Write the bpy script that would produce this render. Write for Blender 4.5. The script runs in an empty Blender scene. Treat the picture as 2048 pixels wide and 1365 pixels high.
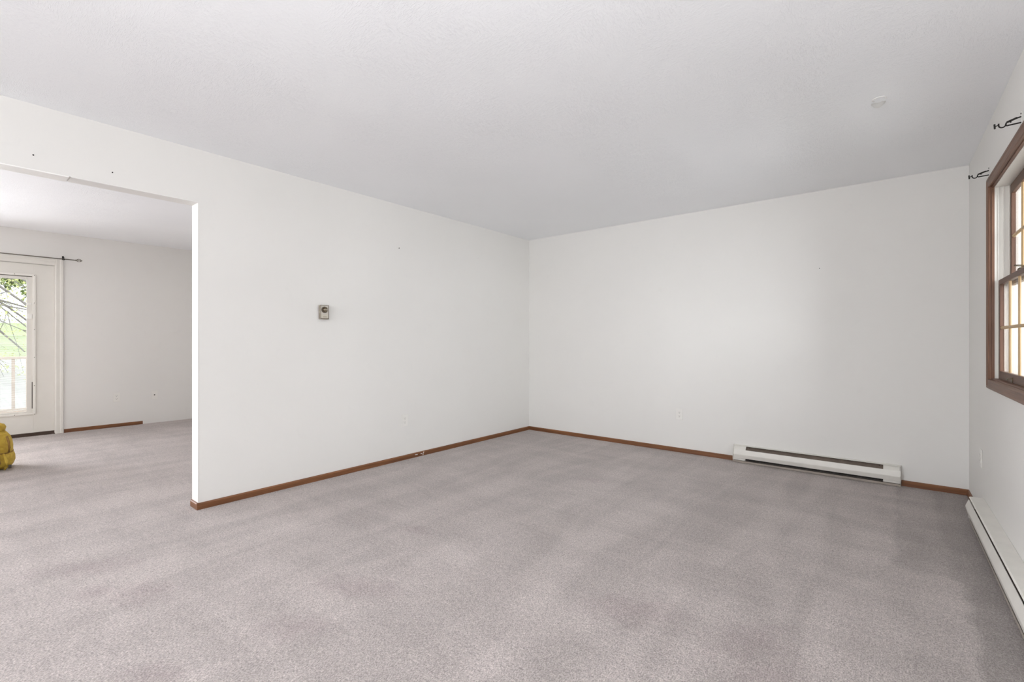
import bpy, bmesh, math, random
from mathutils import Vector, Matrix
random.seed(7)
S = bpy.context.scene
C = S.collection

# ---------------------------------------------------------------- camera, world, light, exposure
TH = math.radians(39.3)                       # camera looks this far left of the room's long axis
cd = bpy.data.cameras.new('camera'); cam = bpy.data.objects.new('camera', cd); C.objects.link(cam)
cd.sensor_fit = 'HORIZONTAL'; cd.sensor_width = 36.0; cd.lens = 36.0 * 934.0 / 2048.0
cd.clip_start = 0.02; cd.clip_end = 300
cam.location = (0, 0, 1.142); cam.rotation_euler = (math.radians(90), 0, TH)
S.camera = cam

w = bpy.data.worlds.new('overcast_sky'); S.world = w; w.use_nodes = True
bg = w.node_tree.nodes['Background']
bg.inputs[0].default_value = (0.93, 0.965, 1.0, 1); bg.inputs[1].default_value = 2.6

def area(name, loc, rot, sx, sy, power, col=(1, 1, 1)):
    l = bpy.data.lights.new(name, 'AREA'); l.shape = 'RECTANGLE'; l.size = sx; l.size_y = sy
    l.energy = power; l.color = col
    o = bpy.data.objects.new(name, l); C.objects.link(o); o.location = loc; o.rotation_euler = rot
    return o
R90 = math.radians(90)
# daylight entering by an unseen rear window added for its light and by the windows of the adjoining room
area('daylight_added_rear', (-2.05, -3.72, 1.35), (R90, 0, 0), 2.9, 1.8, 100, (0.97, 0.985, 1.04))
area('daylight_adjoining_window', (-8.45, -1.25, 1.35), (0, -R90+0.30, 0), 1.9, 1.6, 225, (0.97, 0.985, 1.04))
area('daylight_sash_window', (3.6, 2.75, 1.75), (0, R90-0.08, -0.06), 2.8, 4.6, 550, (0.97, 0.985, 1.04))

vs = S.view_settings
vs.view_transform = 'Standard'; vs.look = 'None'; vs.exposure = 0.0; vs.gamma = 1.0; vs.use_curve_mapping = False
S.cycles.use_denoising = True
S.cycles.adaptive_threshold = 0.025
S.cycles.max_bounces = 9; S.cycles.diffuse_bounces = 6; S.cycles.glossy_bounces = 4
S.cycles.transmission_bounces = 6; S.cycles.transparent_max_bounces = 16
S.cycles.caustics_reflective = False; S.cycles.caustics_refractive = False

# ---------------------------------------------------------------- materials
def lin(c):
    return tuple(((v/255)/12.92 if v/255 <= 0.04045 else ((v/255+0.055)/1.055)**2.4) for v in c) + (1,)
M = {}
def nodes(name):
    m = bpy.data.materials.new(name); m.use_nodes = True; M[name] = m
    nt = m.node_tree; p = nt.nodes['Principled BSDF']
    return m, nt, p
def nd(nt, t, **kw):
    n = nt.nodes.new(t)
    for k, v in kw.items(): setattr(n, k, v)
    return n
def coords(nt, scale=(1, 1, 1), rot=(0, 0, 0)):
    tc = nd(nt, 'ShaderNodeTexCoord'); mp = nd(nt, 'ShaderNodeMapping')
    mp.inputs['Scale'].default_value = scale; mp.inputs['Rotation'].default_value = rot
    nt.links.new(tc.outputs['Object'], mp.inputs[0]); return mp.outputs[0]
def noise(nt, vec, scale, detail=3, rough=0.5, dist=0.0):
    n = nd(nt, 'ShaderNodeTexNoise'); nt.links.new(vec, n.inputs['Vector'])
    n.inputs['Scale'].default_value = scale; n.inputs['Detail'].default_value = detail
    n.inputs['Roughness'].default_value = rough; n.inputs['Distortion'].default_value = dist
    return n.outputs['Fac']
def mrange(nt, val, a, b, c, d, clamp=True):
    n = nd(nt, 'ShaderNodeMapRange'); n.clamp = clamp
    nt.links.new(val, n.inputs[0])
    for i, v in enumerate((a, b, c, d)): n.inputs[1+i].default_value = v
    return n.outputs[0]
def mth(nt, op, a, b=None):
    n = nd(nt, 'ShaderNodeMath'); n.operation = op
    for i, v in enumerate((a, b)):
        if v is None: continue
        if isinstance(v, (int, float)): n.inputs[i].default_value = v
        else: nt.links.new(v, n.inputs[i])
    return n.outputs[0]
def mixc(nt, fac, a, b):
    n = nd(nt, 'ShaderNodeMix'); n.data_type = 'RGBA'
    for s, v in ((n.inputs[0], fac), (n.inputs[6], a), (n.inputs[7], b)):
        if isinstance(v, (int, float, tuple)): s.default_value = v
        else: nt.links.new(v, s)
    return n.outputs[2]
def vmul(nt, col, fac):
    n = nd(nt, 'ShaderNodeVectorMath'); n.operation = 'SCALE'
    if isinstance(col, tuple): n.inputs[0].default_value = col[:3]
    else: nt.links.new(col, n.inputs[0])
    nt.links.new(fac, n.inputs['Scale']); return n.outputs[0]
def bump(nt, p, h, strength, dist):
    b = nd(nt, 'ShaderNodeBump'); b.inputs['Strength'].default_value = strength; b.inputs['Distance'].default_value = dist
    nt.links.new(h, b.inputs['Height']); nt.links.new(b.outputs[0], p.inputs['Normal'])

def plain(name, col, rough=0.5, metal=0.0, vary=0.04, vscale=6.0, spec=0.5):
    m, nt, p = nodes(name)
    v = coords(nt); f = mrange(nt, noise(nt, v, vscale, 3), 0.3, 0.7, 1-vary, 1+vary)
    nt.links.new(vmul(nt, col, f), p.inputs['Base Color'])
    p.inputs['Roughness'].default_value = rough; p.inputs['Metallic'].default_value = metal
    p.inputs['Specular IOR Level'].default_value = spec
    return m

def wall_paint(name, col):
    m, nt, p = nodes(name)
    v = coords(nt)
    smudge = mrange(nt, noise(nt, v, 1.3, 4, 0.6), 0.35, 0.75, 1.0, 0.975)
    scuff = mrange(nt, noise(nt, v, 9.0, 4, 0.65, 0.6), 0.62, 0.8, 1.0, 0.975)
    nt.links.new(vmul(nt, col, mth(nt, 'MULTIPLY', smudge, scuff)), p.inputs['Base Color'])
    p.inputs['Roughness'].default_value = 0.62; p.inputs['Specular IOR Level'].default_value = 0.3
    bump(nt, p, noise(nt, v, 160, 2), 0.12, 0.002)
wall_paint('wall_paint', (0.785, 0.772, 0.743))
wall_paint('wall_paint_adjoining', (0.79, 0.776, 0.75))

def ceiling_paint():
    m, nt, p = nodes('ceiling_plaster')
    v = coords(nt)
    tone = mrange(nt, noise(nt, v, 0.9, 3), 0.3, 0.7, 0.985, 1.01)
    nt.links.new(vmul(nt, (0.915, 0.925, 0.94), tone), p.inputs['Base Color'])
    p.inputs['Roughness'].default_value = 0.75; p.inputs['Specular IOR Level'].default_value = 0.25
    # brushed slap texture: strokes in patches of differing direction
    v1 = coords(nt, (1, 4.5, 1), (0, 0, 0.5)); v2 = coords(nt, (4.0, 1, 1), (0, 0, 0.2))
    s1 = noise(nt, v1, 34, 4, 0.65, 1.6); s2 = noise(nt, v2, 32, 4, 0.65, 1.6)
    sel = mrange(nt, noise(nt, v, 2.6, 2), 0.45, 0.55, 0, 1)
    mx = nd(nt, 'ShaderNodeMix'); nt.links.new(sel, mx.inputs[0]); nt.links.new(s1, mx.inputs[2]); nt.links.new(s2, mx.inputs[3])
    ridg = mrange(nt, mx.outputs[0], 0.5, 0.72, 0, 1)
    amt = mrange(nt, noise(nt, v, 1.7, 3), 0.38, 0.64, 0.25, 1.0)
    bump(nt, p, mth(nt, 'MULTIPLY', ridg, amt), 0.48, 0.004)
ceiling_paint()

def carpet():
    m, nt, p = nodes('carpet_pile')
    v = coords(nt)
    tuft = noise(nt, coords(nt, (1, 0.62, 1)), 210, 3, 0.7)
    tuft2 = noise(nt, coords(nt, (1, 0.55, 1)), 75, 3, 0.6)
    sp = mrange(nt, tuft, 0.34, 0.66, 0.52, 1.38); sp2 = mrange(nt, tuft2, 0.3, 0.7, 0.80, 1.16)
    # pile brushed one way or the other by the vacuum cleaner
    lane = noise(nt, coords(nt, (2.6, 0.55, 1), (0, 0, math.radians(-14))), 1.5, 3, 0.55, 0.8)
    l1 = mrange(nt, lane, 0.40, 0.62, 0.90, 1.06)
    lane2 = noise(nt, coords(nt, (0.7, 2.4, 1), (0, 0, math.radians(22))), 1.9, 4, 0.6, 0.6)
    l2 = mrange(nt, lane2, 0.36, 0.66, 0.91, 1.06)
    foot = noise(nt, v, 3.6, 3, 0.55, 0.4); l3 = mrange(nt, foot, 0.58, 0.72, 1.0, 0.93)
    f = mth(nt, 'MULTIPLY', mth(nt, 'MULTIPLY', sp, sp2), mth(nt, 'MULTIPLY', mth(nt, 'MULTIPLY', l1, l2), l3))
    # vacuum lanes by the window wall, made darker to paint in the shade there
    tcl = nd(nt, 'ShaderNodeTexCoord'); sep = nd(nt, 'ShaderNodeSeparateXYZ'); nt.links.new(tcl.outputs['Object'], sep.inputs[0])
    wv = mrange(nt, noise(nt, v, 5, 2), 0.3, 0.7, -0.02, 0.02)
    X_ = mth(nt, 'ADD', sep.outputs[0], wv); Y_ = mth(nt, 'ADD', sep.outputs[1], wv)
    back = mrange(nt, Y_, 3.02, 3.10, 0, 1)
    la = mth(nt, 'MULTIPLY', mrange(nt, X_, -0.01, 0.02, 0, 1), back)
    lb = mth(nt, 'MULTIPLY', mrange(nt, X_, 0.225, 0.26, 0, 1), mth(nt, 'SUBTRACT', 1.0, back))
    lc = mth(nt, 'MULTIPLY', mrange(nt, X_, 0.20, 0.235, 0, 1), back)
    lane_shade = mth(nt, 'SUBTRACT', 1.0, mth(nt, 'ADD', mth(nt, 'MULTIPLY', la, 0.20), mth(nt, 'ADD', mth(nt, 'MULTIPLY', lb, 0.32), mth(nt, 'MULTIPLY', lc, 0.12))))
    f = mth(nt, 'MULTIPLY', f, lane_shade)
    # faint reddish stains
    def spot(x, y, rx, ry, rot):
        mp = nd(nt, 'ShaderNodeMapping'); mp.vector_type = 'TEXTURE'
        tc = nd(nt, 'ShaderNodeTexCoord'); nt.links.new(tc.outputs['Object'], mp.inputs[0])
        mp.inputs['Location'].default_value = (x, y, 0); mp.inputs['Rotation'].default_value = (0, 0, rot)
        mp.inputs['Scale'].default_value = (rx, ry, 1)
        ln = nd(nt, 'ShaderNodeVectorMath'); ln.operation = 'LENGTH'; nt.links.new(mp.outputs[0], ln.inputs[0])
        wob = mth(nt, 'ADD', ln.outputs['Value'], mrange(nt, noise(nt, v, 14, 3), 0.3, 0.7, -0.35, 0.35))
        return mrange(nt, wob, 0.15, 1.25, 1, 0)
    stain = None
    for a in STAINS:
        s = spot(*a); stain = s if stain is None else mth(nt, 'MAXIMUM', stain, s)
    base = vmul(nt, (0.450, 0.402, 0.384), f)
    st = vmul(nt, (0.375, 0.318, 0.312), f)
    col = mixc(nt, mth(nt, 'MULTIPLY', stain, 0.8), base, st)
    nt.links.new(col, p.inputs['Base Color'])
    p.inputs['Roughness'].default_value = 0.95; p.inputs['Specular IOR Level'].default_value = 0.1
    p.inputs['Sheen Tint'].default_value = (1.0, 0.93, 0.885, 1); p.inputs['Sheen Weight'].default_value = 0.26; p.inputs['Sheen Roughness'].default_value = 0.6
    h = mth(nt, 'ADD', tuft, mth(nt, 'MULTIPLY', tuft2, 0.8))
    bump(nt, p, h, 0.75, 0.006)
STAINS = [(-3.14, 0.47, 0.26, 0.10, 0.9), (-2.64, 0.577, 0.17, 0.11, 0.6), (-2.806, 0.438, 0.12, 0.07, 0.6), (-1.956, 0.46, 0.13, 0.07, 0.6),
          (-1.943, 1.212, 0.24, 0.10, 0.4), (-0.873, 1.852, 0.22, 0.13, 0.5), (-0.42, 1.95, 0.20, 0.12, 1.0), (-0.326, 1.78, 0.15, 0.09, 0.8),
          (-2.241, 1.812, 0.10, 0.06, 0.2), (-1.934, 3.375, 0.16, 0.06, 0.1), (-1.848, 0.893, 0.16, 0.09, 0.7)]
carpet()

def wood(name, c1, c2, along, rough=0.45, gs=60):
    m, nt, p = nodes(name)
    sc = [1, 1, 1]; sc['xyz'.index(along)] = 0.06
    v = coords(nt, tuple(sc)); g = noise(nt, v, gs, 5, 0.6, 0.5); g2 = noise(nt, v, gs*0.25, 2)
    f = mth(nt, 'ADD', mth(nt, 'MULTIPLY', mrange(nt, g, 0.3, 0.7, 0, 1), 0.65), mth(nt, 'MULTIPLY', mrange(nt, g2, 0.3, 0.7, 0, 1), 0.35))
    nt.links.new(mixc(nt, f, c1, c2), p.inputs['Base Color'])
    p.inputs['Roughness'].default_value = rough
    bump(nt, p, g, 0.15, 0.001)
for ax in 'xyz':
    wood('trim_wood_'+ax, lin((92, 55, 30)), lin((136, 88, 52)), ax)
    wood('window_wood_'+ax, lin((86, 55, 38)), lin((126, 90, 68)), ax)
    wood('sash_wood_'+ax, lin((72, 46, 32)), lin((106, 74, 55)), ax)
    wood('grille_wood_'+ax, lin((176, 146, 104)), lin((202, 174, 134)), ax)
wood('deck_wood', lin((150, 146, 142)), lin((186, 182, 178)), 'y', 0.8, 30)
wood('rail_wood', lin((176, 158, 146)), lin((204, 186, 174)), 'y', 0.8, 30)
plain('white_enamel', lin((232, 230, 225)), 0.35, vary=0.02)
plain('heater_enamel', lin((222, 219, 212)), 0.4, vary=0.03, vscale=14)
plain('heater_inside', lin((104, 92, 82)), 0.6, vary=0.18, vscale=20)
plain('heater_lip', lin((158, 148, 138)), 0.5, vary=0.08, vscale=20)
plain('heater_dark', lin((52, 44, 40)), 0.7, vary=0.2, vscale=20)
plain('door_paint', lin((224, 221, 214)), 0.45, vary=0.02)
plain('vinyl', lin((232, 229, 222)), 0.35, vary=0.02)
plain('soffit_daylit', lin((248, 247, 244)), 0.35, vary=0.01)
plain('plate_plastic', lin((232, 230, 225)), 0.35, vary=0.01)
plain('slot_dark', lin((70, 64, 58)), 0.6)
plain('black_iron', lin((38, 34, 31)), 0.5, 0.4)
plain('brushed_metal', lin((128, 122, 112)), 0.4, 0.7)
plain('thermostat_brass', lin((178, 170, 156)), 0.4, 0.5, vary=0.05, vscale=40)
plain('thermostat_face', lin((190, 183, 172)), 0.4, 0.2)
plain('thermostat_brown', lin((92, 80, 66)), 0.45, 0.2)
plain('antique_brass', lin((92, 80, 62)), 0.4, 0.7, vary=0.2, vscale=60)
plain('sweep_brown', lin((74, 58, 48)), 0.6)
plain('plaster_chip', lin((236, 235, 232)), 0.7)
plain('bark', lin((132, 126, 122)), 0.9, vary=0.2, vscale=8)
plain('leaf_spring', lin((196, 200, 132)), 0.7, vary=0.25, vscale=5)
plain('leaf_green', lin((136, 150, 96)), 0.8, vary=0.3, vscale=3)
plain('blind_white', lin((240, 240, 236)), 0.5)
plain('road', lin((190, 188, 186)), 0.9)
plain('gravel', lin((186, 184, 180)), 0.95, vary=0.12, vscale=3)
plain('siding', lin((214, 204, 194)), 0.8)
def lawn():
    m, nt, p = nodes('lawn_grass'); v = coords(nt)
    n1 = mrange(nt, noise(nt, v, 0.35, 4), 0.3, 0.7, 0, 1)
    nt.links.new(mixc(nt, n1, lin((150, 164, 116)), lin((176, 182, 146))), p.inputs['Base Color'])
    p.inputs['Roughness'].default_value = 0.95
    bump(nt, p, noise(nt, v, 40, 3), 0.5, 0.03)
lawn()
def bag_cloth(name, c1, c2):
    m, nt, p = nodes(name); v = coords(nt)
    f = mrange(nt, noise(nt, v, 16, 4, 0.6, 0.8), 0.3, 0.7, 0, 1)
    nt.links.new(mixc(nt, f, c1, c2), p.inputs['Base Color'])
    p.inputs['Roughness'].default_value = 0.6
    bump(nt, p, noise(nt, v, 24, 4, 0.6, 1.0), 0.6, 0.012)
bag_cloth('bag_yellow', lin((172, 138, 36)), lin((206, 176, 66)))
bag_cloth('bag_seam', lin((120, 88, 34)), lin((150, 112, 48)))
def glass():
    m = bpy.data.materials.new('pane_glass'); m.use_nodes = True; M['pane_glass'] = m
    nt = m.node_tree; nt.nodes.clear()
    out = nd(nt, 'ShaderNodeOutputMaterial'); mx = nd(nt, 'ShaderNodeMixShader')
    t = nd(nt, 'ShaderNodeBsdfTransparent'); g = nd(nt, 'ShaderNodeBsdfGlossy'); fr = nd(nt, 'ShaderNodeFresnel')
    fr.inputs[0].default_value = 1.22; g.inputs['Roughness'].default_value = 0.02
    t.inputs[0].default_value = (0.97, 0.985, 0.98, 1); g.inputs[0].default_value = (0.95, 0.95, 0.95, 1)
    nt.links.new(mth(nt, 'MULTIPLY', fr.outputs[0], 0.45), mx.inputs[0]); nt.links.new(t.outputs[0], mx.inputs[1]); nt.links.new(g.outputs[0], mx.inputs[2])
    nt.links.new(mx.outputs[0], out.inputs[0])
glass()

# ---------------------------------------------------------------- mesh helpers
def box(bm, x0, x1, y0, y1, z0, z1):
    x0, x1 = min(x0, x1), max(x0, x1); y0, y1 = min(y0, y1), max(y0, y1); z0, z1 = min(z0, z1), max(z0, z1)
    v = [bm.verts.new(p) for p in ((x0,y0,z0),(x1,y0,z0),(x1,y1,z0),(x0,y1,z0),(x0,y0,z1),(x1,y0,z1),(x1,y1,z1),(x0,y1,z1))]
    for f in ((0,3,2,1),(4,5,6,7),(0,1,5,4),(1,2,6,5),(2,3,7,6),(3,0,4,7)): bm.faces.new([v[i] for i in f])
    return v
def prism(bm, prof, axis, a, b):
    """closed 2D profile swept along one axis; prof is in the other two axes, in xyz order"""
    def P(q, t):
        return {'x': (t, q[0], q[1]), 'y': (q[0], t, q[1]), 'z': (q[0], q[1], t)}[axis]
    va = [bm.verts.new(P(q, a)) for q in prof]; vb = [bm.verts.new(P(q, b)) for q in prof]
    n = len(prof)
    for i in range(n): bm.faces.new((va[i], va[(i+1) % n], vb[(i+1) % n], vb[i]))
    bm.faces.new(va[::-1]); bm.faces.new(vb)
def tube(bm, pts, r, seg=8, cap=True):
    pts = [Vector(p) for p in pts]; rings = []
    rr = r if isinstance(r, (list, tuple)) else [r]*len(pts)
    for i, p in enumerate(pts):
        d = (pts[min(i+1, len(pts)-1)] - pts[max(i-1, 0)]).normalized()
        u = d.cross(Vector((0, 0, 1)));
        if u.length < 1e-3: u = d.cross(Vector((1, 0, 0)))
        u.normalize(); q = d.cross(u)
        rings.append([bm.verts.new(p + rr[i]*(math.cos(2*math.pi*k/seg)*u + math.sin(2*math.pi*k/seg)*q)) for k in range(seg)])
    for a, b in zip(rings, rings[1:]):
        for k in range(seg): bm.faces.new((a[k], a[(k+1) % seg], b[(k+1) % seg], b[k]))
    if cap: bm.faces.new(rings[0][::-1]); bm.faces.new(rings[-1])
def lathe(bm, prof, origin, axis, seg=20):
    """profile of (radius, height) spun round an axis through origin"""
    ax = Vector(axis).normalized(); u = ax.cross(Vector((0, 0, 1)))
    if u.length < 1e-3: u = ax.cross(Vector((1, 0, 0)))
    u.normalize(); q = ax.cross(u); o = Vector(origin); rings = []
    for r, h in prof:
        rings.append([bm.verts.new(o + ax*h + max(r, 1e-5)*(math.cos(2*math.pi*k/seg)*u + math.sin(2*math.pi*k/seg)*q)) for k in range(seg)])
    for a, b in zip(rings, rings[1:]):
        for k in range(seg): bm.faces.new((a[k], a[(k+1) % seg], b[(k+1) % seg], b[k]))
    bm.faces.new(rings[0][::-1]); bm.faces.new(rings[-1])
def obj(name, bm, mat, parent=None, bevel=0.0, smooth=False, kind=None, seg=2):
    if bevel:
        bmesh.ops.bevel(bm, geom=list(bm.edges), offset=bevel, segments=seg, affect='EDGES', profile=0.5, clamp_overlap=True)
    bmesh.ops.recalc_face_normals(bm, faces=list(bm.faces))
    me = bpy.data.meshes.new(name); bm.to_mesh(me); bm.free()
    me.materials.append(M[mat] if isinstance(mat, str) else mat)
    if smooth:
        for f in me.polygons: f.use_smooth = True
    o = bpy.data.objects.new(name, me); C.objects.link(o)
    if parent: o.parent = parent
    if kind: o['kind'] = kind
    return o
def nb(): return bmesh.new()
def bxo(name, dims, mat, parent=None, bevel=0.0, **kw):
    bm = nb(); box(bm, *dims); return obj(name, bm, mat, parent, bevel, **kw)
def thing(name, label, cat, loc=(0, 0, 0), rotz=0.0, group=None, kind=None):
    o = bpy.data.objects.new(name, None); C.objects.link(o); o.empty_display_size = 0.05
    o.location = loc; o.rotation_euler = (0, 0, rotz); tag(o, label, cat, group, kind); return o
def tag(o, label, cat, group=None, kind=None):
    o['label'] = label; o['category'] = cat
    if group: o['group'] = group
    if kind: o['kind'] = kind
    return o
def struct(name, bm, mat, label, cat, bevel=0.0):
    o = obj(name, bm, mat, None, bevel); return tag(o, label, cat, None, 'structure')

# ---------------------------------------------------------------- room dimensions (metres)
XL, XLB = -3.647, -3.762           # two faces of the dividing wall
YB = 4.805                         # back wall
XR = 0.427                         # right wall at the back corner; it drifts outwards by DR towards the viewer
DR = math.radians(0.57)
YR = -3.45                         # wall behind the viewer
H, HF = 2.44, 2.475                # ceiling heights of the two rooms
XF = -8.0                          # far wall of the adjoining room
YO0, YO1, ZO = -0.80, 1.103, 2.083 # opening in the dividing wall
YFL, YFR = -2.35, 3.0              # side walls of the adjoining room
RWO = (XR, YB, 0)                  # origin of everything on the right wall: y runs along the wall, -x into the room

# floor and ceilings
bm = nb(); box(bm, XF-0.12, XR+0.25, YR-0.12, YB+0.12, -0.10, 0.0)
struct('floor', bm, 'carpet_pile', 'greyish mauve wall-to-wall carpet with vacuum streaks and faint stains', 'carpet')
bm = nb(); box(bm, XLB-0.001, XR+0.25, YR-0.12, YB+0.12, H, H+0.12)
struct('ceiling', bm, 'ceiling_plaster', 'white brush-textured plaster ceiling of the empty living room', 'ceiling')
bm = nb(); box(bm, XF-0.12, XLB-0.001, YFL-0.12, YFR+0.12, HF, HF+0.12)
struct('ceiling_adjoining', bm, 'ceiling_plaster', 'white textured ceiling of the adjoining room seen through the opening', 'ceiling')
# dividing wall with the wide opening
bm = nb()
box(bm, XLB, XL, YO1, YB+0.12, 0, H+0.05); box(bm, XLB, XL, YO0, YO1, ZO, H+0.05); box(bm, XLB, XL, YR-0.12, YO0, 0, H+0.05)
wl = struct('wall_left', bm, 'wall_paint', 'cream white dividing wall with a wide cased opening', 'wall')
bm = nb(); box(bm, XL, XR+0.15, YB, YB+0.12, 0, H+0.05)
struct('wall_back', bm, 'wall_paint', 'plain cream white wall above the short baseboard heater', 'wall')
# wall behind the viewer with a picture window added to let light in
bm = nb()
wx0, wx1, wz0, wz1 = -3.50, -0.60, 0.45, 2.20
box(bm, XL, wx0, YR-0.12, YR, 0, H+0.05); box(bm, wx1, XR+0.30, YR-0.12, YR, 0, H+0.05)
box(bm, wx0, wx1, YR-0.12, YR, 0, wz0); box(bm, wx0, wx1, YR-0.12, YR, wz1, H+0.05)
struct('wall_rear', bm, 'wall_paint', 'white wall with a wide picture window added for light, opposite the back wall', 'wall')
# adjoining room walls
FY0, FY1, FZ0, FZ1 = -2.10, -0.40, 0.25, 2.10      # wide window left of the door
DY0, DY1, DZ = 0.010, 0.886, 2.072      # doorway in the far wall
bm = nb()
box(bm, XF-0.12, XF, DY1, YFR+0.12, 0, HF+0.05); box(bm, XF-0.12, XF, DY0, DY1, DZ, HF+0.05); box(bm, XF-0.12, XF, FY1, DY0, 0, HF+0.05)
box(bm, XF-0.12, XF, YFL-0.12, FY0, 0, HF+0.05); box(bm, XF-0.12, XF, FY0, FY1, 0, FZ0); box(bm, XF-0.12, XF, FY0, FY1, FZ1, HF+0.05)
struct('wall_far', bm, 'wall_paint_adjoining', 'off-white far wall of the adjoining room beside the glazed door', 'wall')
bm = nb(); box(bm, XF, XLB, YFR, YFR+0.12, 0, HF+0.05)
struct('wall_far_right', bm, 'wall_paint_adjoining', 'off-white side wall of the adjoining room', 'wall')
bm = nb(); box(bm, XF, XLB, YFL-0.12, YFL, 0, HF+0.05)
struct('wall_far_left', bm, 'wall_paint_adjoining', 'off-white side wall of the adjoining room, left of its doors', 'wall')
# right wall with the sash window opening (local frame)
SW0, SW1, WZ0, WZ1 = -0.962, -1.958, 0.921, 2.034
bm = nb()
box(bm, 0, 0.13, SW0, 0.12, 0, H+0.05); box(bm, 0, 0.13, -8.45, SW1, 0, H+0.05)
box(bm, 0, 0.13, SW1, SW0, 0, WZ0); box(bm, 0, 0.13, SW1, SW0, WZ1, H+0.05)
wr = struct('wall_right', bm, 'wall_paint', 'cream white wall with the wood-trimmed sash window', 'wall')
wr.location = RWO; wr.rotation_euler = (0, 0, DR)

# soffit and jamb facing of the opening
bm = nb(); box(bm, XLB-0.001, XL+0.001, YO0, 0.462, ZO-0.006, ZO)  # lighter colour on this strip stands in for daylight falling on the soffit
o = struct('trim_1', bm, 'soffit_daylit', 'strip under the opening header, coloured lighter as if daylit, near the left edge', 'trim', 0.001)
bm = nb(); box(bm, XLB-0.001, XL+0.001, 0.47, YO1, ZO-0.004, ZO)
o = struct('trim_2', bm, 'wall_paint', 'cream strip under the opening header, next to the jamb', 'trim', 0.001)
bm = nb(); box(bm, XLB-0.001, XL+0.0015, YO1-0.004, YO1, 0.045, ZO-0.004)
o = struct('trim_3', bm, 'wall_paint', 'white vertical jamb of the opening', 'trim', 0.001)
for nm, y0, y1, lb in (('window_2', wx0, wx1, 'unseen wide picture window with white bars, added in the rear wall for light'),):
    t = thing(nm, lb, 'window', ((wx0+wx1)/2, YR-0.06, wz0), kind='structure')
    L = (wx1-wx0)/2; hh = wz1-wz0
    for a in (-L+0.025, -L/3, L/3, L-0.025): bxo('mullion', (a-0.025, a+0.025, -0.03, 0.03, 0.002, hh-0.002), 'vinyl', t, 0.003)
    for z in (0.027, hh-0.027): bxo('rail', (-L+0.05, L-0.05, -0.03, 0.03, z-0.025, z+0.025), 'vinyl', t, 0.003)
t = thing('window_3', 'wide window with white bars in the far wall, left of the glazed door', 'window', (XF-0.06, (FY0+FY1)/2, FZ0), kind='structure')
L = (FY1-FY0)/2; hh = FZ1-FZ0
for a in (-L+0.025, 0, L-0.025): bxo('mullion', (-0.03, 0.03, a-0.025, a+0.025, 0.002, hh-0.002), 'vinyl', t, 0.003)
for z in (0.027, hh-0.027):
    for q in (-1, 1): bxo('rail', (-0.03, 0.03, min(q*0.025, q*(L-0.05)), max(q*0.025, q*(L-0.05)), z-0.025, z+0.025), 'vinyl', t, 0.003)

# ---------------------------------------------------------------- baseboards
BH, BT = 0.044, 0.012
def base_prof(sgn, wall):           # profile across the wall: (offset, z)
    return [(wall, 0.0), (wall+sgn*BT, 0.0), (wall+sgn*BT, BH-0.008), (wall+sgn*(BT-0.003), BH-0.002), (wall+sgn*(BT-0.006), BH), (wall, BH)]
bm = nb(); prism(bm, base_prof(1, XL), 'y', YO1-0.012, YB-0.001)
struct('baseboard_left', bm, 'trim_wood_y', 'long low brown wooden baseboard along the dividing wall', 'baseboard')
bm = nb(); prism(bm, base_prof(-1, YB), 'x', XL+0.001, -1.188)
struct('baseboard_back', bm, 'trim_wood_x', 'brown wooden baseboard from the far corner to the short heater', 'baseboard')
bm = nb(); prism(bm, base_prof(-1, YB), 'x', 0.044, XR-0.001)
struct('baseboard_corner', bm, 'trim_wood_x', 'short brown baseboard between the short heater and the right wall', 'baseboard')
bm = nb(); prism(bm, base_prof(-1, 0), 'y', -0.012, -0.676)
o = struct('baseboard_right', bm, 'trim_wood_y', 'stub of brown baseboard at the end of the long heater', 'baseboard')
o.location = RWO; o.rotation_euler = (0, 0, DR)
bm = nb(); prism(bm, [(YO1, 0), (YO1-BT, 0), (YO1-BT, BH-0.008), (YO1-BT+0.003, BH-0.002), (YO1-BT+0.006, BH), (YO1, BH)], 'x', XLB-0.010, XL-0.0005)
struct('baseboard_opening', bm, 'trim_wood_x', 'short piece of brown baseboard wrapping the jamb end of the opening', 'baseboard')
bm = nb(); prism(bm, base_prof(1, XF), 'y', 0.966, 1.752)
struct('baseboard_far', bm, 'trim_wood_y', 'short brown baseboard on the far wall beside the door casing, ending halfway', 'baseboard')

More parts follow.
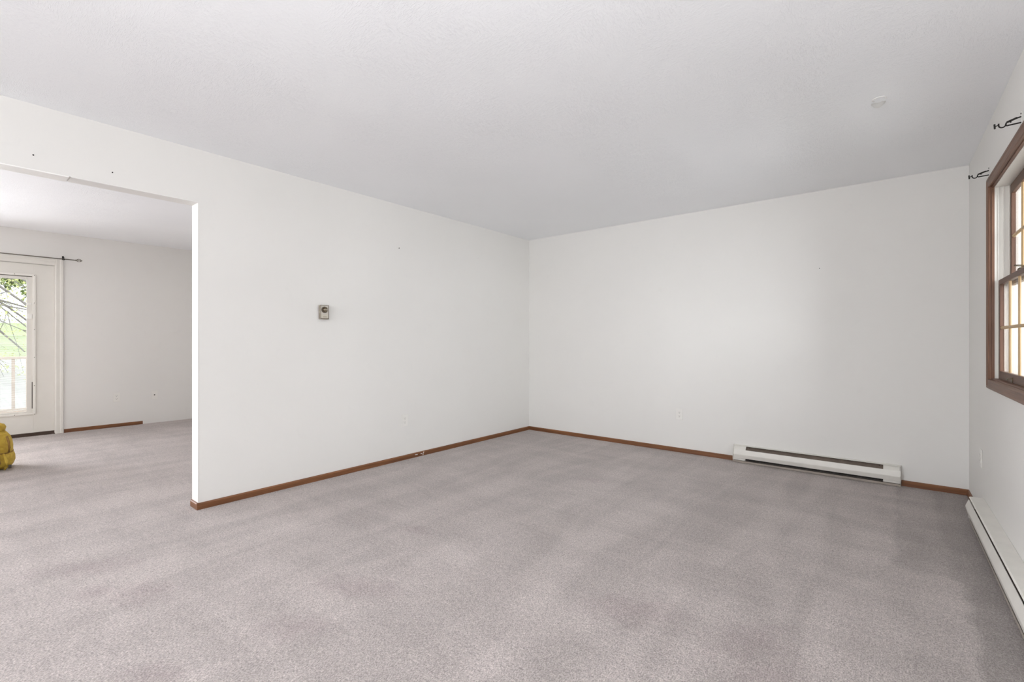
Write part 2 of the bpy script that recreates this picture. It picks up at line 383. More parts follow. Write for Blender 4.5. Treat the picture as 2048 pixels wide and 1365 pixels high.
# ---------------------------------------------------------------- baseboard heaters
def heater(name, label, length, loc, rotz, blocks, td, deep=False):
    """runs along local -y from 0 to -length; wall plane at x=0, room at -x"""
    t = thing(name, label, 'heater', loc, rotz)
    L = -length
    bm = nb(); prism(bm, [(-0.002, 0.022), (-0.006, 0.022), (-0.006, 0.153), (-0.002, 0.153)], 'y', 0, L); obj('back_plate', bm, 'heater_enamel', t)
    bm = nb(); prism(bm, [(-0.001, 0.1555), (-0.001, 0.159), (-td+0.006, 0.1575), (-td, 0.153), (-td+0.0015, 0.1515), (-td+0.007, 0.1555)], 'y', 0, L); obj('top_cover', bm, 'heater_enamel', t)
    # front cover: curved upper facet, nose, lower facet
    prof = [(-0.066, 0.123), (-0.069, 0.1245), (-0.0775, 0.098), (-0.0815, 0.084), (-0.0815, 0.078), (-0.079, 0.070), (-0.0715, 0.046), (-0.069, 0.046),
            (-0.0765, 0.070), (-0.0785, 0.079), (-0.0785, 0.084), (-0.0745, 0.097)]
    if deep:
        prof = [(-0.0675, 0.1405), (-0.0705, 0.142), (-0.080, 0.116), (-0.0855, 0.101), (-0.0860, 0.095), (-0.084, 0.086), (-0.0745, 0.050), (-0.072, 0.050),
                (-0.081, 0.086), (-0.083, 0.095), (-0.0825, 0.101), (-0.077, 0.116)]
    bm = nb(); prism(bm, prof, 'y', -0.016, L+0.004); obj('front_cover', bm, 'heater_enamel', t)
    bm = nb(); prism(bm, [(-0.0065, 0.130), (-0.0085, 0.150), (-0.014, 0.150), (-0.060, 0.112), (-0.060, 0.106)], 'y', -blocks, L+blocks); obj('deflector', bm, 'heater_inside', t)
    bm = nb(); prism(bm, [(-0.0065, 0.030), (-0.0065, 0.034), (-0.060, 0.034), (-0.060, 0.030)], 'y', -blocks, L+blocks); obj('element', bm, 'heater_dark', t)
    bm = nb(); prism(bm, [(-0.007, 0.036), (-0.007, 0.11), (-0.050, 0.11), (-0.050, 0.036)], 'y', -blocks, L+blocks); obj('fin_pack', bm, 'heater_dark', t)
    bm = nb(); prism(bm, [(-0.002, 0.0150), (-0.002, 0.0165), (-0.0635, 0.0165), (-0.0665, 0.021), (-0.068, 0.020), (-0.0665, 0.003), (-0.0645, 0.003), (-0.0635, 0.0150)], 'y', -0.002, L+0.002); obj('bottom_lip', bm, 'heater_lip', t)
    for a, b in ((-0.004, -blocks), (L+blocks, L+0.006)):
        bm = nb(); prism(bm, [(-0.007, 0.024), (-0.061, 0.024), (-0.063, 0.056), (-0.070, 0.080), (-0.052, 0.124), (-td*0.5-0.010, 0.1505), (-0.007, 0.151)], 'y', a, b)
        obj('end_box', bm, 'heater_enamel', t)
    for a in (-0.001, L+0.004):
        bm = nb(); prism(bm, [(-0.003, 0.0), (-0.060, 0.0), (-0.069, 0.024), (-0.075, 0.07), (-0.0775, 0.085), (-0.064, 0.124), (-td*0.5-0.012, 0.151), (-0.003, 0.154)], 'y', a, a-0.003)
        obj('end_cap', bm, 'heater_enamel', t)
    for a in (-blocks-0.03, L+blocks+0.025):
        bm = nb(); lathe(bm, [(0.0035, 0), (0.003, 0.002), (0.0, 0.0025)], (-0.026, a, 0.1405), (-0.64, 0, 0.77), 10); obj('screw', bm, 'heater_dark', t)
    return t
heater('baseboard_heater', 'short white metal baseboard heater under the blank back wall', 1.222, (-1.182, YB, 0), R90, 0.108, 0.032)
def RW(ly, lx=0.0, z=0.0):
    c, sn = math.cos(DR), math.sin(DR)
    return (RWO[0] + lx*c - ly*sn, RWO[1] + lx*sn + ly*c, z)
heater('baseboard_heater', 'long white metal baseboard heater below the wood-trimmed window', 2.44, RW(-0.681), DR, 0.13, 0.068, True)

# ---------------------------------------------------------------- sash window on the right wall (local: y along wall, +x outwards)
win = thing('window_1', 'double-hung window with brown wood trim and light wood grilles', 'window', RW(0, 0, 0), DR, kind='structure')
CO, CW = 0.018, 0.057               # casing projection and width
cy0, cy1, cz0, cz1 = SW0+CW, SW1-CW, WZ0-CW, WZ1+CW
def cas_prof(o, i):                 # profile across casing width from outer (o) to inner (i): (w, depth)
    d = (i-o)
    return [(o, -0.001), (o, -0.011), (o+d*0.12, -CO), (o+d*0.30, -CO), (o+d*0.36, -0.0155), (o+d*0.74, -0.0145), (o+d*0.80, -0.017), (o+d*0.94, -0.0165), (i, -0.012), (i, -0.001)]
def mitred(name, side):
    bm = nb()
    if side in 'tb':
        o, i = (cz1, WZ1) if side == 't' else (cz0, WZ0)
        prof = cas_prof(o, i); rings = []
        for ya, yb in ((cy0, SW0), (cy1, SW1)):
            rings.append([bm.verts.new((d, ya + (yb-ya)*(wv-o)/(i-o), wv)) for wv, d in prof])
    else:
        o, i = (cy0, SW0) if side == 'f' else (cy1, SW1)
        prof = cas_prof(o, i); rings = []
        for za, zb in ((cz0, WZ0), (cz1, WZ1)):
            rings.append([bm.verts.new((d, wv, za + (zb-za)*(wv-o)/(i-o))) for wv, d in prof])
    a, b = rings; n = len(a)
    for k in range(n): bm.faces.new((a[k], a[(k+1) % n], b[(k+1) % n], b[k]))
    bm.faces.new(a[::-1]); bm.faces.new(b)
    obj(name, bm, 'window_wood_y' if side in 'tb' else 'window_wood_z', win)
for sd in 'tbfn': mitred('casing', sd)
# jamb lining: brown edge, then white vinyl liner with tracks
JB = 0.010
for ya, yb in ((SW0, SW0-0.006), (SW1, SW1+0.006)):
    bxo('jamb_stop', (-0.001, JB, ya, yb, WZ0, WZ1), 'window_wood_z', win)
bxo('jamb_stop', (-0.001, JB, SW1+0.006, SW0-0.006, WZ1-0.006, WZ1), 'window_wood_y', win)
bxo('window_stool', (-0.001, 0.022, SW1+0.006, SW0-0.006, WZ0, WZ0+0.006), 'window_wood_y', win)
for sg, ya in ((1, SW0), (-1, SW1)):
    bm = nb()
    prism(bm, [(JB, ya), (JB, ya-sg*0.004), (0.023, ya-sg*0.004), (0.024, ya-sg*0.010), (0.028, ya-sg*0.010), (0.029, ya-sg*0.003),
               (0.044, ya-sg*0.003), (0.045, ya-sg*0.008), (0.049, ya-sg*0.008), (0.050, ya-sg*0.003), (0.068, ya-sg*0.003), (0.069, ya-sg*0.010), (0.128, ya-sg*0.010), (0.128, ya)], 'z', WZ0+0.006, WZ1-0.006)
    obj('jamb_liner', bm, 'vinyl', win)
bxo('head_liner', (JB, 0.128, SW1+0.011, SW0-0.011, WZ1-0.010, WZ1), 'vinyl', win)
bm = nb(); prism(bm, [(0.0221, WZ0), (0.0221, WZ0+0.006), (0.128, WZ0-0.0), (0.128, WZ0-0.01)], 'y', SW1+0.011, SW0-0.011); obj('sill', bm, 'window_wood_y', win)
def sash(name, x0, zb, zt, rb, rt):
    th = 0.0195; s = bpy.data.objects.new(name, None); C.objects.link(s); s.parent = win
    ya, yb = SW0-0.011, SW1+0.011; st = 0.038
    for p, q in ((ya, ya-st), (yb, yb+st)):
        bxo('stile', (x0, x0+th, p, q, zb, zt), 'sash_wood_z', s, 0.0025)
    bxo('rail', (x0, x0+th, yb+st, ya-st, zb, zb+rb), 'sash_wood_y', s, 0.0025)
    bxo('rail', (x0, x0+th, yb+st, ya-st, zt-rt, zt), 'sash_wood_y', s, 0.0025)
    gx = x0+0.014
    bxo('pane', (gx, gx+0.004, yb+st, ya-st, zb+rb, zt-rt), 'pane_glass', s)
    n = 4; a, b = ya-st, yb+st
    for k in range(1, n):
        c = a + (b-a)*k/n
        bm = nb(); prism(bm, [(gx-0.001, c-0.0085), (gx-0.005, c-0.0085), (gx-0.010, c-0.004), (gx-0.010, c+0.004), (gx-0.005, c+0.0085), (gx-0.001, c+0.0085)], 'z', zb+rb+0.001, zt-rt-0.001)
        obj('grille_bar', bm, 'grille_wood_z', s)
    zc = (zb+rb+zt-rt)/2
    bm = nb(); prism(bm, [(gx-0.0012, zc-0.0085), (gx-0.006, zc-0.0085), (gx-0.0112, zc-0.004), (gx-0.0112, zc+0.004), (gx-0.006, zc+0.0085), (gx-0.0012, zc+0.0085)], 'y', a-0.0, b)
    obj('grille_bar', bm, 'grille_wood_y', s)
    return s
ls = sash('lower_sash', 0.025, WZ0+0.004, 1.490, 0.047, 0.029)
us = sash('upper_sash', 0.0700, 1.455, WZ1-0.0105, 0.035, 0.052)
# finger lift on the bottom rail and lock on the meeting rail
bm = nb(); prism(bm, [(0.0248, 0.930), (0.0248, 0.955), (0.022, 0.955), (0.021, 0.951), (0.008, 0.951), (0.004, 0.944), (0.006, 0.943), (0.010, 0.947), (0.022, 0.946), (0.022, 0.930)], 'y', -1.325, -1.365)
obj('sash_lift', bm, 'antique_brass', ls, 0.0)
bm = nb(); lathe(bm, [(0.016, 0), (0.016, 0.006), (0.010, 0.012), (0.0, 0.013)], (0.042, -1.46, 1.4902), (0, 0, 1), 16); lo = obj('sash_lock', bm, 'antique_brass', ls)
bm = nb(); tube(bm, [(0.042+0.022*math.cos(a), -1.43+0.02*math.sin(a), 1.506+0.012*math.sin(a*0.5)) for a in [k*0.35 for k in range(16)]], 0.0022, 6); obj('latch', bm, 'antique_brass', ls)
# outside: white brick mould, seen obliquely through the panes
for p, q in ((SW0+0.05, SW0-0.004), (SW1-0.05, SW1+0.004)):
    bxo('outer_casing', (0.131, 0.160, p, q, WZ0-0.03, WZ1+0.05), 'vinyl', win, 0.003)

# ---------------------------------------------------------------- curtain rod brackets on the right wall
def bracket(label, ly, z, sc=1.0):
    t = thing('curtain_bracket', label, 'bracket', RW(ly, 0, z), DR, 'black brackets above the window')
    bxo('wall_plate', (-0.003, -0.0005, -0.008, 0.008, -0.022, 0.048), 'wall_paint', t, 0.0008)
    for zz in (-0.014, 0.040):
        bm = nb(); lathe(bm, [(0.0042, 0), (0.0035, 0.002), (0, 0.0028)], (-0.003, 0, zz), (-1, 0, 0), 10); obj('screw', bm, 'black_iron', t)
    bm = nb(); tube(bm, [(-0.003, 0, 0.026), (-0.020, 0, 0.023), (-0.046, 0, 0.014), (-0.0505, 0, 0.010), (-0.0515, 0, 0.002), (-0.048, 0, -0.002), (-0.003, 0, 0.000)], [0.0032]*7, 8); obj('strut', bm, 'black_iron', t, smooth=True)
    bm = nb(); tube(bm, [(-0.016, 0, 0.0245), (-0.048, 0, 0.0135)], 0.0046, 8); obj('slide_sleeve', bm, 'black_iron', t)
    bm = nb(); tube(bm, [(-0.036, 0, 0.017), (-0.036, 0, 0.009)], 0.0028, 8); obj('set_screw', bm, 'black_iron', t)
    pts = [(-0.050, 0, 0.008)] + [(-0.0625+0.0115*math.cos(a), 0, 0.006-0.0125*math.sin(a)) for a in [math.pi*k/8 for k in range(9)]] + [(-0.0742, 0, 0.014)]
    bm = nb(); tube(bm, pts, 0.0029, 8); obj('hook', bm, 'black_iron', t, smooth=True)
    bm = nb(); tube(bm, [(-0.0735, 0, 0.0075), (-0.0865, 0, 0.005)], 0.0021, 8); sc_ = obj('thumb_screw', bm, 'black_iron', t)
    bm = nb(); tube(bm, [(-0.0875, 0, 0.0155), (-0.0862, 0, -0.0065)], 0.0034, 8); obj('screw_head', bm, 'black_iron', sc_)
    return t
bracket('black curtain rod bracket by the window corner, nearer the back wall', -0.885, 2.124)
bracket('black curtain rod bracket over the window top, further from the back wall', -1.735, 2.124)

# ---------------------------------------------------------------- outlets and plates (local: +z up, face towards -x, wall at x=0)
def outlet(label, loc, rotz, kind='duplex', name='wall_outlet', cat='outlet'):
    t = thing(name, label, cat, loc, rotz)
    bxo('cover_plate', (-0.0055, -0.0004, -0.035, 0.035, -0.0572, 0.0572), 'plate_plastic', t, 0.002)
    if kind == 'duplex':
        for zc in (0.0195, -0.0195):
            bm = nb(); pts = []
            for k in range(24):
                a = 2*math.pi*k/24; pts.append((0.0170*math.cos(a), max(-0.0125, min(0.0125, 0.0170*math.sin(a)))))
            prism(bm, [(py, zc+pz) for py, pz in pts], 'x', -0.0056, -0.0078); r = obj('receptacle', bm, 'plate_plastic', t)
            for yy, hh in ((-0.0062, 0.0042), (0.0062, 0.0034)):
                bxo('slot', (-0.0082, -0.0078, yy-0.0012, yy+0.0012, zc+0.004-hh, zc+0.004+hh), 'slot_dark', r)
            bm = nb(); lathe(bm, [(0.0026, 0), (0.0026, 0.0004)], (-0.0078, 0, zc-0.0072), (-1, 0, 0), 10); obj('ground_hole', bm, 'slot_dark', r)
        bm = nb(); lathe(bm, [(0.0032, 0), (0.0026, 0.0012), (0, 0.0014)], (-0.0056, 0, 0), (-1, 0, 0), 10); obj('screw', bm, 'white_enamel', t)
    else:
        bm = nb(); lathe(bm, [(0.008, 0), (0.008, 0.002), (0.0048, 0.003), (0.0048, 0.009), (0.0, 0.009)], (-0.0056, 0, 0.004), (-1, 0, 0), 14); obj('jack', bm, 'slot_dark', t)
        for zc in (0.042, -0.042):
            bm = nb(); lathe(bm, [(0.0032, 0), (0.0026, 0.0012), (0, 0.0014)], (-0.0056, 0, zc), (-1, 0, 0), 10); obj('screw', bm, 'white_enamel', t)
    return t
PI = math.pi
outlet('white duplex outlet on the dividing wall above its baseboard', (XL, 2.822, 0.378), PI)
outlet('white duplex outlet on the back wall left of the short heater', (-1.708, YB, 0.388), R90)
outlet('white duplex outlet low on the right wall beside the back corner', RW(-0.590, 0, 0.392), DR)
outlet('white duplex outlet on the far wall, the one nearer the glazed door', (XF, 1.473, 0.391), PI)
outlet('white plate with a cable jack on the far wall, right of an outlet', (XF, 1.885, 0.386), PI, 'jack', 'jack_plate', 'wall plate')

# ---------------------------------------------------------------- thermostat on the dividing wall (local +x into the room)
th = thing('thermostat', 'small brass and brown dial thermostat on the dividing wall', 'thermostat', (XL, 1.992, 1.379))
bxo('housing', (0.0004, 0.030, -0.037, 0.037, -0.058, 0.058), 'thermostat_brass', th, 0.003)
for zz in (-0.027, 0.027):
    bxo('vent_slot', (0.010, 0.016, -0.0374, -0.0368, zz-0.022, zz+0.022), 'thermostat_brown', th)
bm = nb()
for b in ((-0.036, 0.036, 0.054, 0.0575), (-0.036, 0.036, -0.0575, -0.051), (-0.036, -0.0325, -0.051, 0.054), (0.0325, 0.036, -0.051, 0.054)):
    box(bm, 0.030, 0.0325, *b)
obj('bezel', bm, 'thermostat_brown', th)
bxo('face_plate', (0.030, 0.0315, -0.0322, 0.0322, -0.019, 0.0535), 'thermostat_face', th)
bxo('lower_plate', (0.030, 0.0320, -0.0322, 0.0322, -0.0505, -0.0205), 'thermostat_brass', th, 0.0006)
bxo('scale_mark', (0.0320, 0.0324, -0.016, 0.016, -0.041, -0.038), 'thermostat_brown', th)
bm = nb(); lathe(bm, [(0.0265, 0), (0.0265, 0.004), (0.024, 0.005)], (0.0315, -0.002, 0.019), (1, 0, 0), 28); obj('dial_ring', bm, 'thermostat_brown', th)
bm = nb(); lathe(bm, [(0.0185, 0), (0.0175, 0.009), (0.015, 0.010)], (0.0365, -0.002, 0.019), (1, 0, 0), 28); kn = obj('dial_knob', bm, 'antique_brass', th)
bxo('pointer', (0.0465, 0.0485, -0.019, 0.024, 0.0170, 0.0210), 'thermostat_face', kn, 0.0006)

# ---------------------------------------------------------------- nails, ceiling peel, paint chips
def nail(label, loc, ax, r=0.004):
    bm = nb(); lathe(bm, [(0.0016, -0.012), (0.0016, 0.005), (r, 0.006), (r, 0.0078), (0.0, 0.0082)], (0, 0, 0), ax, 10)
    o = obj('wall_nail', bm, 'black_iron'); o.location = loc; tag(o, label, 'nail'); return o
nail('tiny nail in the header above the daylit-coloured strip', (XL, 0.318, 2.158+0.0), (1, 0, 0.2))
nail('tiny nail in the header closer to the jamb', (XL, 0.652, 2.156), (1, 0, 0.2), 0.0035)
nail('tiny nail high on the dividing wall between thermostat and corner', (XL, 2.755, 2.024), (1, 0, 0.2), 0.0045)
nail('tiny nail high on the blank back wall', (-0.50, YB, 1.768), (0, -1, 0.2), 0.003)
# curl of peeling ceiling texture with the shallow ring it leaves
pk = thing('ceiling_peel', 'small white curl of texture peeling off the ceiling', 'plaster', (-0.066, 3.197, H))
bm = nb(); g = []
for i in range(13):
    a = -0.55 + 1.9*i/12; row = []
    for j in range(4):
        r = 0.040 - 0.007*j; row.append(bm.verts.new((r*math.cos(a+1.2), r*math.sin(a+1.2)+0.01, -0.0012-0.020*(1-j/3)*math.sin(math.pi*i/12))))
    g.append(row)
for i in range(12):
    for j in range(3): bm.faces.new((g[i][j], g[i+1][j], g[i+1][j+1], g[i][j+1]))
bmesh.ops.solidify(bm, geom=list(bm.faces), thickness=0.0012); obj('curl', bm, 'plaster_chip', pk, smooth=True)
bm = nb(); tube(bm, [(0.030*math.cos(a)+0.004, 0.027*math.sin(a)-0.016, -0.0012) for a in [2.4+0.3*k for k in range(16)]], 0.0024, 6); obj('ring_edge', bm, 'plaster_chip', pk, smooth=True)
# flecks of white paint on the left baseboard
def fleck(label, y, z, pts, r):
    bm = nb(); tube(bm, pts, r, 6); o = obj('paint_fleck', bm, 'plaster_chip'); o.location = (XL+BT+0.0006, y, z); tag(o, label, 'paint fleck', 'white paint flecks on the left baseboard')
fleck('slanted white paint streak on the baseboard of the dividing wall', 3.052, 0.026, [(0, 0, 0.012), (0.001, -0.010, -0.006)], 0.0026)
fleck('white paint dot left of the slanted streak on the baseboard', 3.018, 0.022, [(0, 0.010, 0.0), (0.0006, -0.008, 0.001)], 0.0035)
fleck('white paint dot below the slanted streak on the baseboard', 3.040, 0.010, [(0, 0.003, 0.002), (0.0006, -0.003, -0.002)], 0.0035)
fleck('yellowish paint smear on the baseboard, leftmost of the flecks', 2.955, 0.024, [(0, 0.016, 0.0), (0.0006, -0.014, 0.002)], 0.0028)

# ---------------------------------------------------------------- glazed door in the far wall
door = thing('door_1', 'white exterior door with a tall glazed panel', 'door', (XF, 0, 0), kind='structure')
DS0, DS1, DT0, DT1 = DY0+0.006, DY1-0.004, 0.040, DZ-0.006     # slab
LY0, LY1, LZ0, LZ1 = 0.175, 0.721, 0.257, 1.945                # outside of the glazing frame
GY0, GY1, GZ0, GZ1 = 0.252, 0.644, 0.300, 1.878                # clear glass
xs0, xs1 = -0.062, -0.018
bxo('stile', (xs0, xs1, LY1-0.02, DS1, DT0, DT1), 'door_paint', door, 0.001)
bxo('stile', (xs0, xs1, DS0, LY0+0.02, DT0, DT1), 'door_paint', door, 0.001)
bxo('top_rail', (xs0, xs1, LY0+0.02, LY1-0.02, LZ1-0.02, DT1), 'door_paint', door)
bxo('bottom_rail', (xs0, xs1, LY0+0.02, LY1-0.02, DT0, LZ0+0.02), 'door_paint', door)
def frame_ring(bm, x0, x1, a0, a1, b0, b1, wd):
    box(bm, x0, x1, a0, a0+wd, b0, b1); box(bm, x0, x1, a1-wd, a1, b0, b1)
    box(bm, x0, x1, a0+wd, a1-wd, b0, b0+wd); box(bm, x0, x1, a0+wd, a1-wd, b1-wd, b1)
for dm in ((LY1-0.026, LY1, LZ0, LZ1), (LY0, LY0+0.026, LZ0, LZ1), (LY0+0.026, LY1-0.026, LZ1-0.026, LZ1), (LY0+0.026, LY1-0.026, LZ0, LZ0+0.022)):
    bxo('glazing_frame', (xs1-0.004, xs1+0.013, *dm), 'vinyl', door, 0.004)
# inner tracks beside the glass
bxo('blind_track', (xs1-0.022, xs1-0.002, GY1, LY1-0.0195, LZ0+0.012, LZ1-0.012), 'door_paint', door, 0.002)
bxo('blind_track', (xs1-0.022, xs1-0.002, LY0+0.0195, GY0, LZ0+0.012, LZ1-0.012), 'door_paint', door, 0.002)
bxo('head_track', (xs1-0.022, xs1-0.001, GY0, GY1, GZ1, LZ1-0.012), 'door_paint', door, 0.002)
bxo('foot_track', (xs1-0.022, xs1-0.001, GY0, GY1, LZ0+0.012, GZ0), 'door_paint', door, 0.002)
bxo('shadow_gap', (xs1-0.001, xs1+0.0025, LY0+0.03, LY1-0.032, LZ1-0.033, LZ1-0.0275), 'slot_dark', door)
bxo('slide_tab', (xs1-0.002, xs1+0.010, GY1+0.010, GY1+0.046, 1.408, 1.466), 'white_enamel', door, 0.003)
bxo('slide_tab', (xs1-0.002, xs1+0.006, GY1+0.010, GY1+0.044, 1.570, 1.600), 'white_enamel', door, 0.003)
bxo('tilt_slot', (xs1-0.002, xs1+0.001, LY1-0.034, LY1-0.0275, 0.33, 0.65), 'slot_dark', door)
bxo('pane', (-0.044, -0.041, GY0-0.004, GY1+0.004, GZ0-0.004, GZ1+0.004), 'pane_glass', door)
for z in (0.263, 0.605, 0.945, 1.28, 1.60, 1.932):
    bm = nb(); lathe(bm, [(0.0045, 0), (0.004, 0.0016), (0, 0.002)], (xs1+0.013, LY1-0.013, z), (1, 0, 0), 10); obj('screw', bm, 'brushed_metal', door)
for z in (LZ1-0.013, LZ0+0.011):
    bm = nb(); lathe(bm, [(0.0045, 0), (0.004, 0.0016), (0, 0.002)], (xs1+0.013, 0.545, z), (1, 0, 0), 10); obj('screw', bm, 'brushed_metal', door)
# open mini blind between the panes: slats too fine to tell apart
bm = nb(); n = 100
for k in range(n):
    z = GZ0+0.012 + k*0.0125
    if z > 1.215: break
    prism(bm, [(-0.056, z+0.0020), (-0.052, z+0.0022), (-0.048, z+0.0012), (-0.0455, z-0.0006), (-0.0455, z-0.0012), (-0.048, z+0.0006), (-0.052, z+0.0016), (-0.056, z+0.0014)], 'y', GY0+0.002, GY1-0.002)
obj('blind_slats', bm, 'blind_white', door, kind='stuff')
for y in (0.335, 0.560):
    bm = nb(); tube(bm, [(-0.0505, y, GZ0), (-0.0505, y, GZ1)], 0.0008, 5); obj('blind_cord', bm, 'blind_white', door)
bxo('door_sweep', (xs0+0.002, xs1+0.003, DS0, DS1, 0.014, 0.0395), 'sweep_brown', door, 0.002)
bxo('threshold', (-0.115, 0.004, DY0, DY1, 0.0, 0.0135), 'sweep_brown', door, 0.002)
# frame, stops and casing of the door
for n_, dm, lb in (('trim_4', (XF-0.119, XF+0.003, DY1-0.0035, DY1+0.0005, 0.0, DZ), 'white jamb on the latch side of the glazed door'),):
    bm = nb(); box(bm, *dm); struct(n_, bm, 'vinyl', lb, 'trim')
def casing_board(name, label, y0, y1, z0, z1, vert):
    bm = nb(); x = XF+0.0005
    if vert:
        prism(bm, [(x, y0), (x+0.010, y0), (x+0.014, y0+(y1-y0)*0.12), (x+0.012, y0+(y1-y0)*0.55), (x+0.017, y0+(y1-y0)*0.72), (x+0.017, y1-(y1-y0)*0.06), (x, y1)], 'z', z0, z1)
    else:
        prism(bm, [(x, z0), (x+0.010, z0), (x+0.014, z0+(z1-z0)*0.12), (x+0.012, z0+(z1-z0)*0.55), (x+0.017, z0+(z1-z0)*0.72), (x+0.017, z1-(z1-z0)*0.06), (x, z1)], 'y', y0, y1)
    struct(name, bm, 'door_paint', label, 'trim')
casing_board('trim_5', 'white upright casing between the glazed door and the blank far wall', DY1, 0.962, 0.0, 2.148, True)
casing_board('trim_6', 'white head casing above the glazed door', -0.066, DY1-0.0005, DZ, 2.148, False)
bm = nb(); box(bm, XF+0.0005, XF+0.015, -0.066, DY0, 0, DZ-0.0005); struct('trim_7', bm, 'door_paint', 'white upright casing on the hinge side of the glazed door', 'trim', 0.002)

# ---------------------------------------------------------------- curtain rod over the glazed door
rod = thing('curtain_rod', 'thin pewter curtain rod with a cage finial above the glazed door', 'curtain rod', (XF+0.08, 0, 2.152))
bm = nb(); tube(bm, [(0, -0.20, 0), (0, 1.062, 0)], 0.0062, 10); obj('pole', bm, 'brushed_metal', rod, smooth=True)
bm = nb(); tube(bm, [(0, 1.060, 0), (0, 1.070, 0)], 0.0085, 10); obj('collar', bm, 'brushed_metal', rod)
for k in range(6):
    a = 2*math.pi*k/6 + 0.3; pts = []
    for i in range(9):
        q = i/8; rr = 0.019*math.sin(math.pi*min(1, q*1.02))**0.8 if 0 < q < 1 else 0.001
        pts.append((rr*math.cos(a+q*1.2), 1.068+0.052*q, rr*math.sin(a+q*1.2)))
    bm = nb(); tube(bm, pts, 0.0026, 6); obj('finial_wire', bm, 'brushed_metal', rod, smooth=True)
bm = nb(); lathe(bm, [(0.003, 0), (0.006, 0.003), (0.0, 0.008)], (0, 1.118, 0), (0, 1, 0), 10); obj('finial_tip', bm, 'brushed_metal', rod)
for y in (0.957, -0.09):
    bm = nb(); box(bm, -0.0795, -0.077, y-0.009, y+0.009, -0.005, 0.045); br = obj('bracket', bm, 'black_iron', rod, 0.0008)
    bm = nb(); tube(bm, [(-0.077, y, 0.024), (-0.03, y, 0.016), (-0.012, y, 0.002)], 0.004, 8); obj('bracket_arm', bm, 'black_iron', br)
    bm = nb(); tube(bm, [(0.0115*math.cos(a), y, 0.0115*math.sin(a)) for a in [-3.3+0.35*k for k in range(12)]], 0.0042, 8); obj('rod_cup', bm, 'black_iron', br)
    bm = nb(); lathe(bm, [(0.004, 0), (0.006, 0.006), (0.0, 0.008)], (0.002, y, 0.013), (0, 0, 1), 8); obj('thumb_screw', bm, 'black_iron', br)

# ---------------------------------------------------------------- yellow bag on the carpet of the adjoining room
bag = thing('duffel_bag', 'stuffed yellow bag with straps standing on the carpet by the left edge', 'bag', (-6.215, 0.13, 0))
def loft(bm, rings, seg=40, n=2.6, wob=0.0):
    R_ = []
    for z, ax, ay, cx, cy in rings:
        row = []
        for k in range(seg):
            a = 2*math.pi*k/seg; c, s_ = math.cos(a), math.sin(a)
            r = (abs(c)**n + abs(s_)**n)**(-1/n) * (1 + wob*math.sin(7*a + z*40)*0.5 + wob*math.sin(3*a - z*23)*0.5)
            row.append(bm.verts.new((cx+ax*r*c, cy+ay*r*s_, z)))
        R_.append(row)
    for a, b in zip(R_, R_[1:]):
        for k in range(seg): bm.faces.new((a[k], a[(k+1) % seg], b[(k+1) % seg], b[k]))
    bm.faces.new(R_[0][::-1]); bm.faces.new(R_[-1])
bm = nb()
loft(bm, [(0.002, .14, .24, 0, 0), (0.012, .165, .268, 0, 0), (0.04, .185, .288, 0, 0), (0.075, .192, .297, 0, 0), (0.115, .188, .294, 0, 0), (0.140, .180, .288, 0, 0), (0.150, .174, .282, 0, 0), (0.158, .177, .284, 0, 0), (0.20, .180, .285, 0, 0),
          (0.25, .172, .279, 0, 0), (0.29, .155, .268, 0, 0), (0.315, .135, .252, 0, 0), (0.335, .110, .235, 0, 0), (0.342, .05, .15, 0, 0)], wob=0.010)
body = obj('body', bm, 'bag_yellow', bag, smooth=True)
bm = nb(); loft(bm, [(0.325, .085, .195, 0, 0.02), (0.340, .104, .216, 0, 0.02), (0.370, .105, .220, 0, 0.02), (0.395, .092, .206, 0, 0.02), (0.412, .06, .17, 0, 0.02), (0.418, .01, .05, 0, 0.02)], wob=0.015)
obj('hood', bm, 'bag_yellow', bag, smooth=True)
bm = nb(); pts = []
for k in range(41):
    a = 2*math.pi*k/40; c, s_ = math.cos(a), math.sin(a); r = (abs(c)**2.6+abs(s_)**2.6)**(-1/2.6)
    pts.append((.175*r*c, .283*r*s_, 0.150+0.004*math.sin(5*a)))
tube(bm, pts, 0.0055, 6); obj('piping', bm, 'bag_seam', bag, smooth=True)
# front pockets, ribs and hanging straps on the side facing the living room
for yc, hw, z0, z1, xo in ((0.115, 0.062, 0.165, 0.315, 0.155), (0.015, 0.05, 0.165, 0.31, 0.158)):
    bm = nb(); rings = []
    for i in range(9):
        q = i/8; z = z0+(z1-z0)*q; k_ = math.sin(math.pi*min(0.97, max(0.03, q)))**0.4
        rings.append((z, 0.034*k_, hw*k_, xo-0.012*q, yc))
    loft(bm, rings, 24, 2.4); pk_ = obj('pocket', bm, 'bag_yellow', bag, smooth=True)
    bm = nb(); tube(bm, [(xo+0.030-0.012*q, yc+0.01, z0+0.015+(z1-z0-0.03)*q) for q in (0, .25, .5, .75, 1)], 0.006, 6); obj('zip_seam', bm, 'bag_seam', pk_)
for i, (yc, zt, bow) in enumerate(((0.225, 0.148, 0.012), (0.180, 0.150, 0.022), (0.135, 0.146, 0.014), (0.085, 0.15, 0.02), (0.03, 0.148, 0.012))):
    bm = nb(); tube(bm, [(0.160, yc-0.01, zt), (0.182+bow*0.4, yc, 0.115), (0.188+bow*0.5, yc+0.008, 0.075), (0.184+bow*0.3, yc+0.004, 0.035), (0.170, yc-0.004, 0.012)], [0.007, 0.010, 0.011, 0.010, 0.007], 8)
    obj('strap', bm, 'bag_yellow' if i % 2 == 0 else 'bag_seam', bag, smooth=True)
bm = nb(); tube(bm, [(0.150, 0.235, 0.30), (0.168, 0.246, 0.25), (0.172, 0.25, 0.20), (0.168, 0.246, 0.16)], 0.008, 8); obj('side_seam', bm, 'bag_seam', bag, smooth=True)
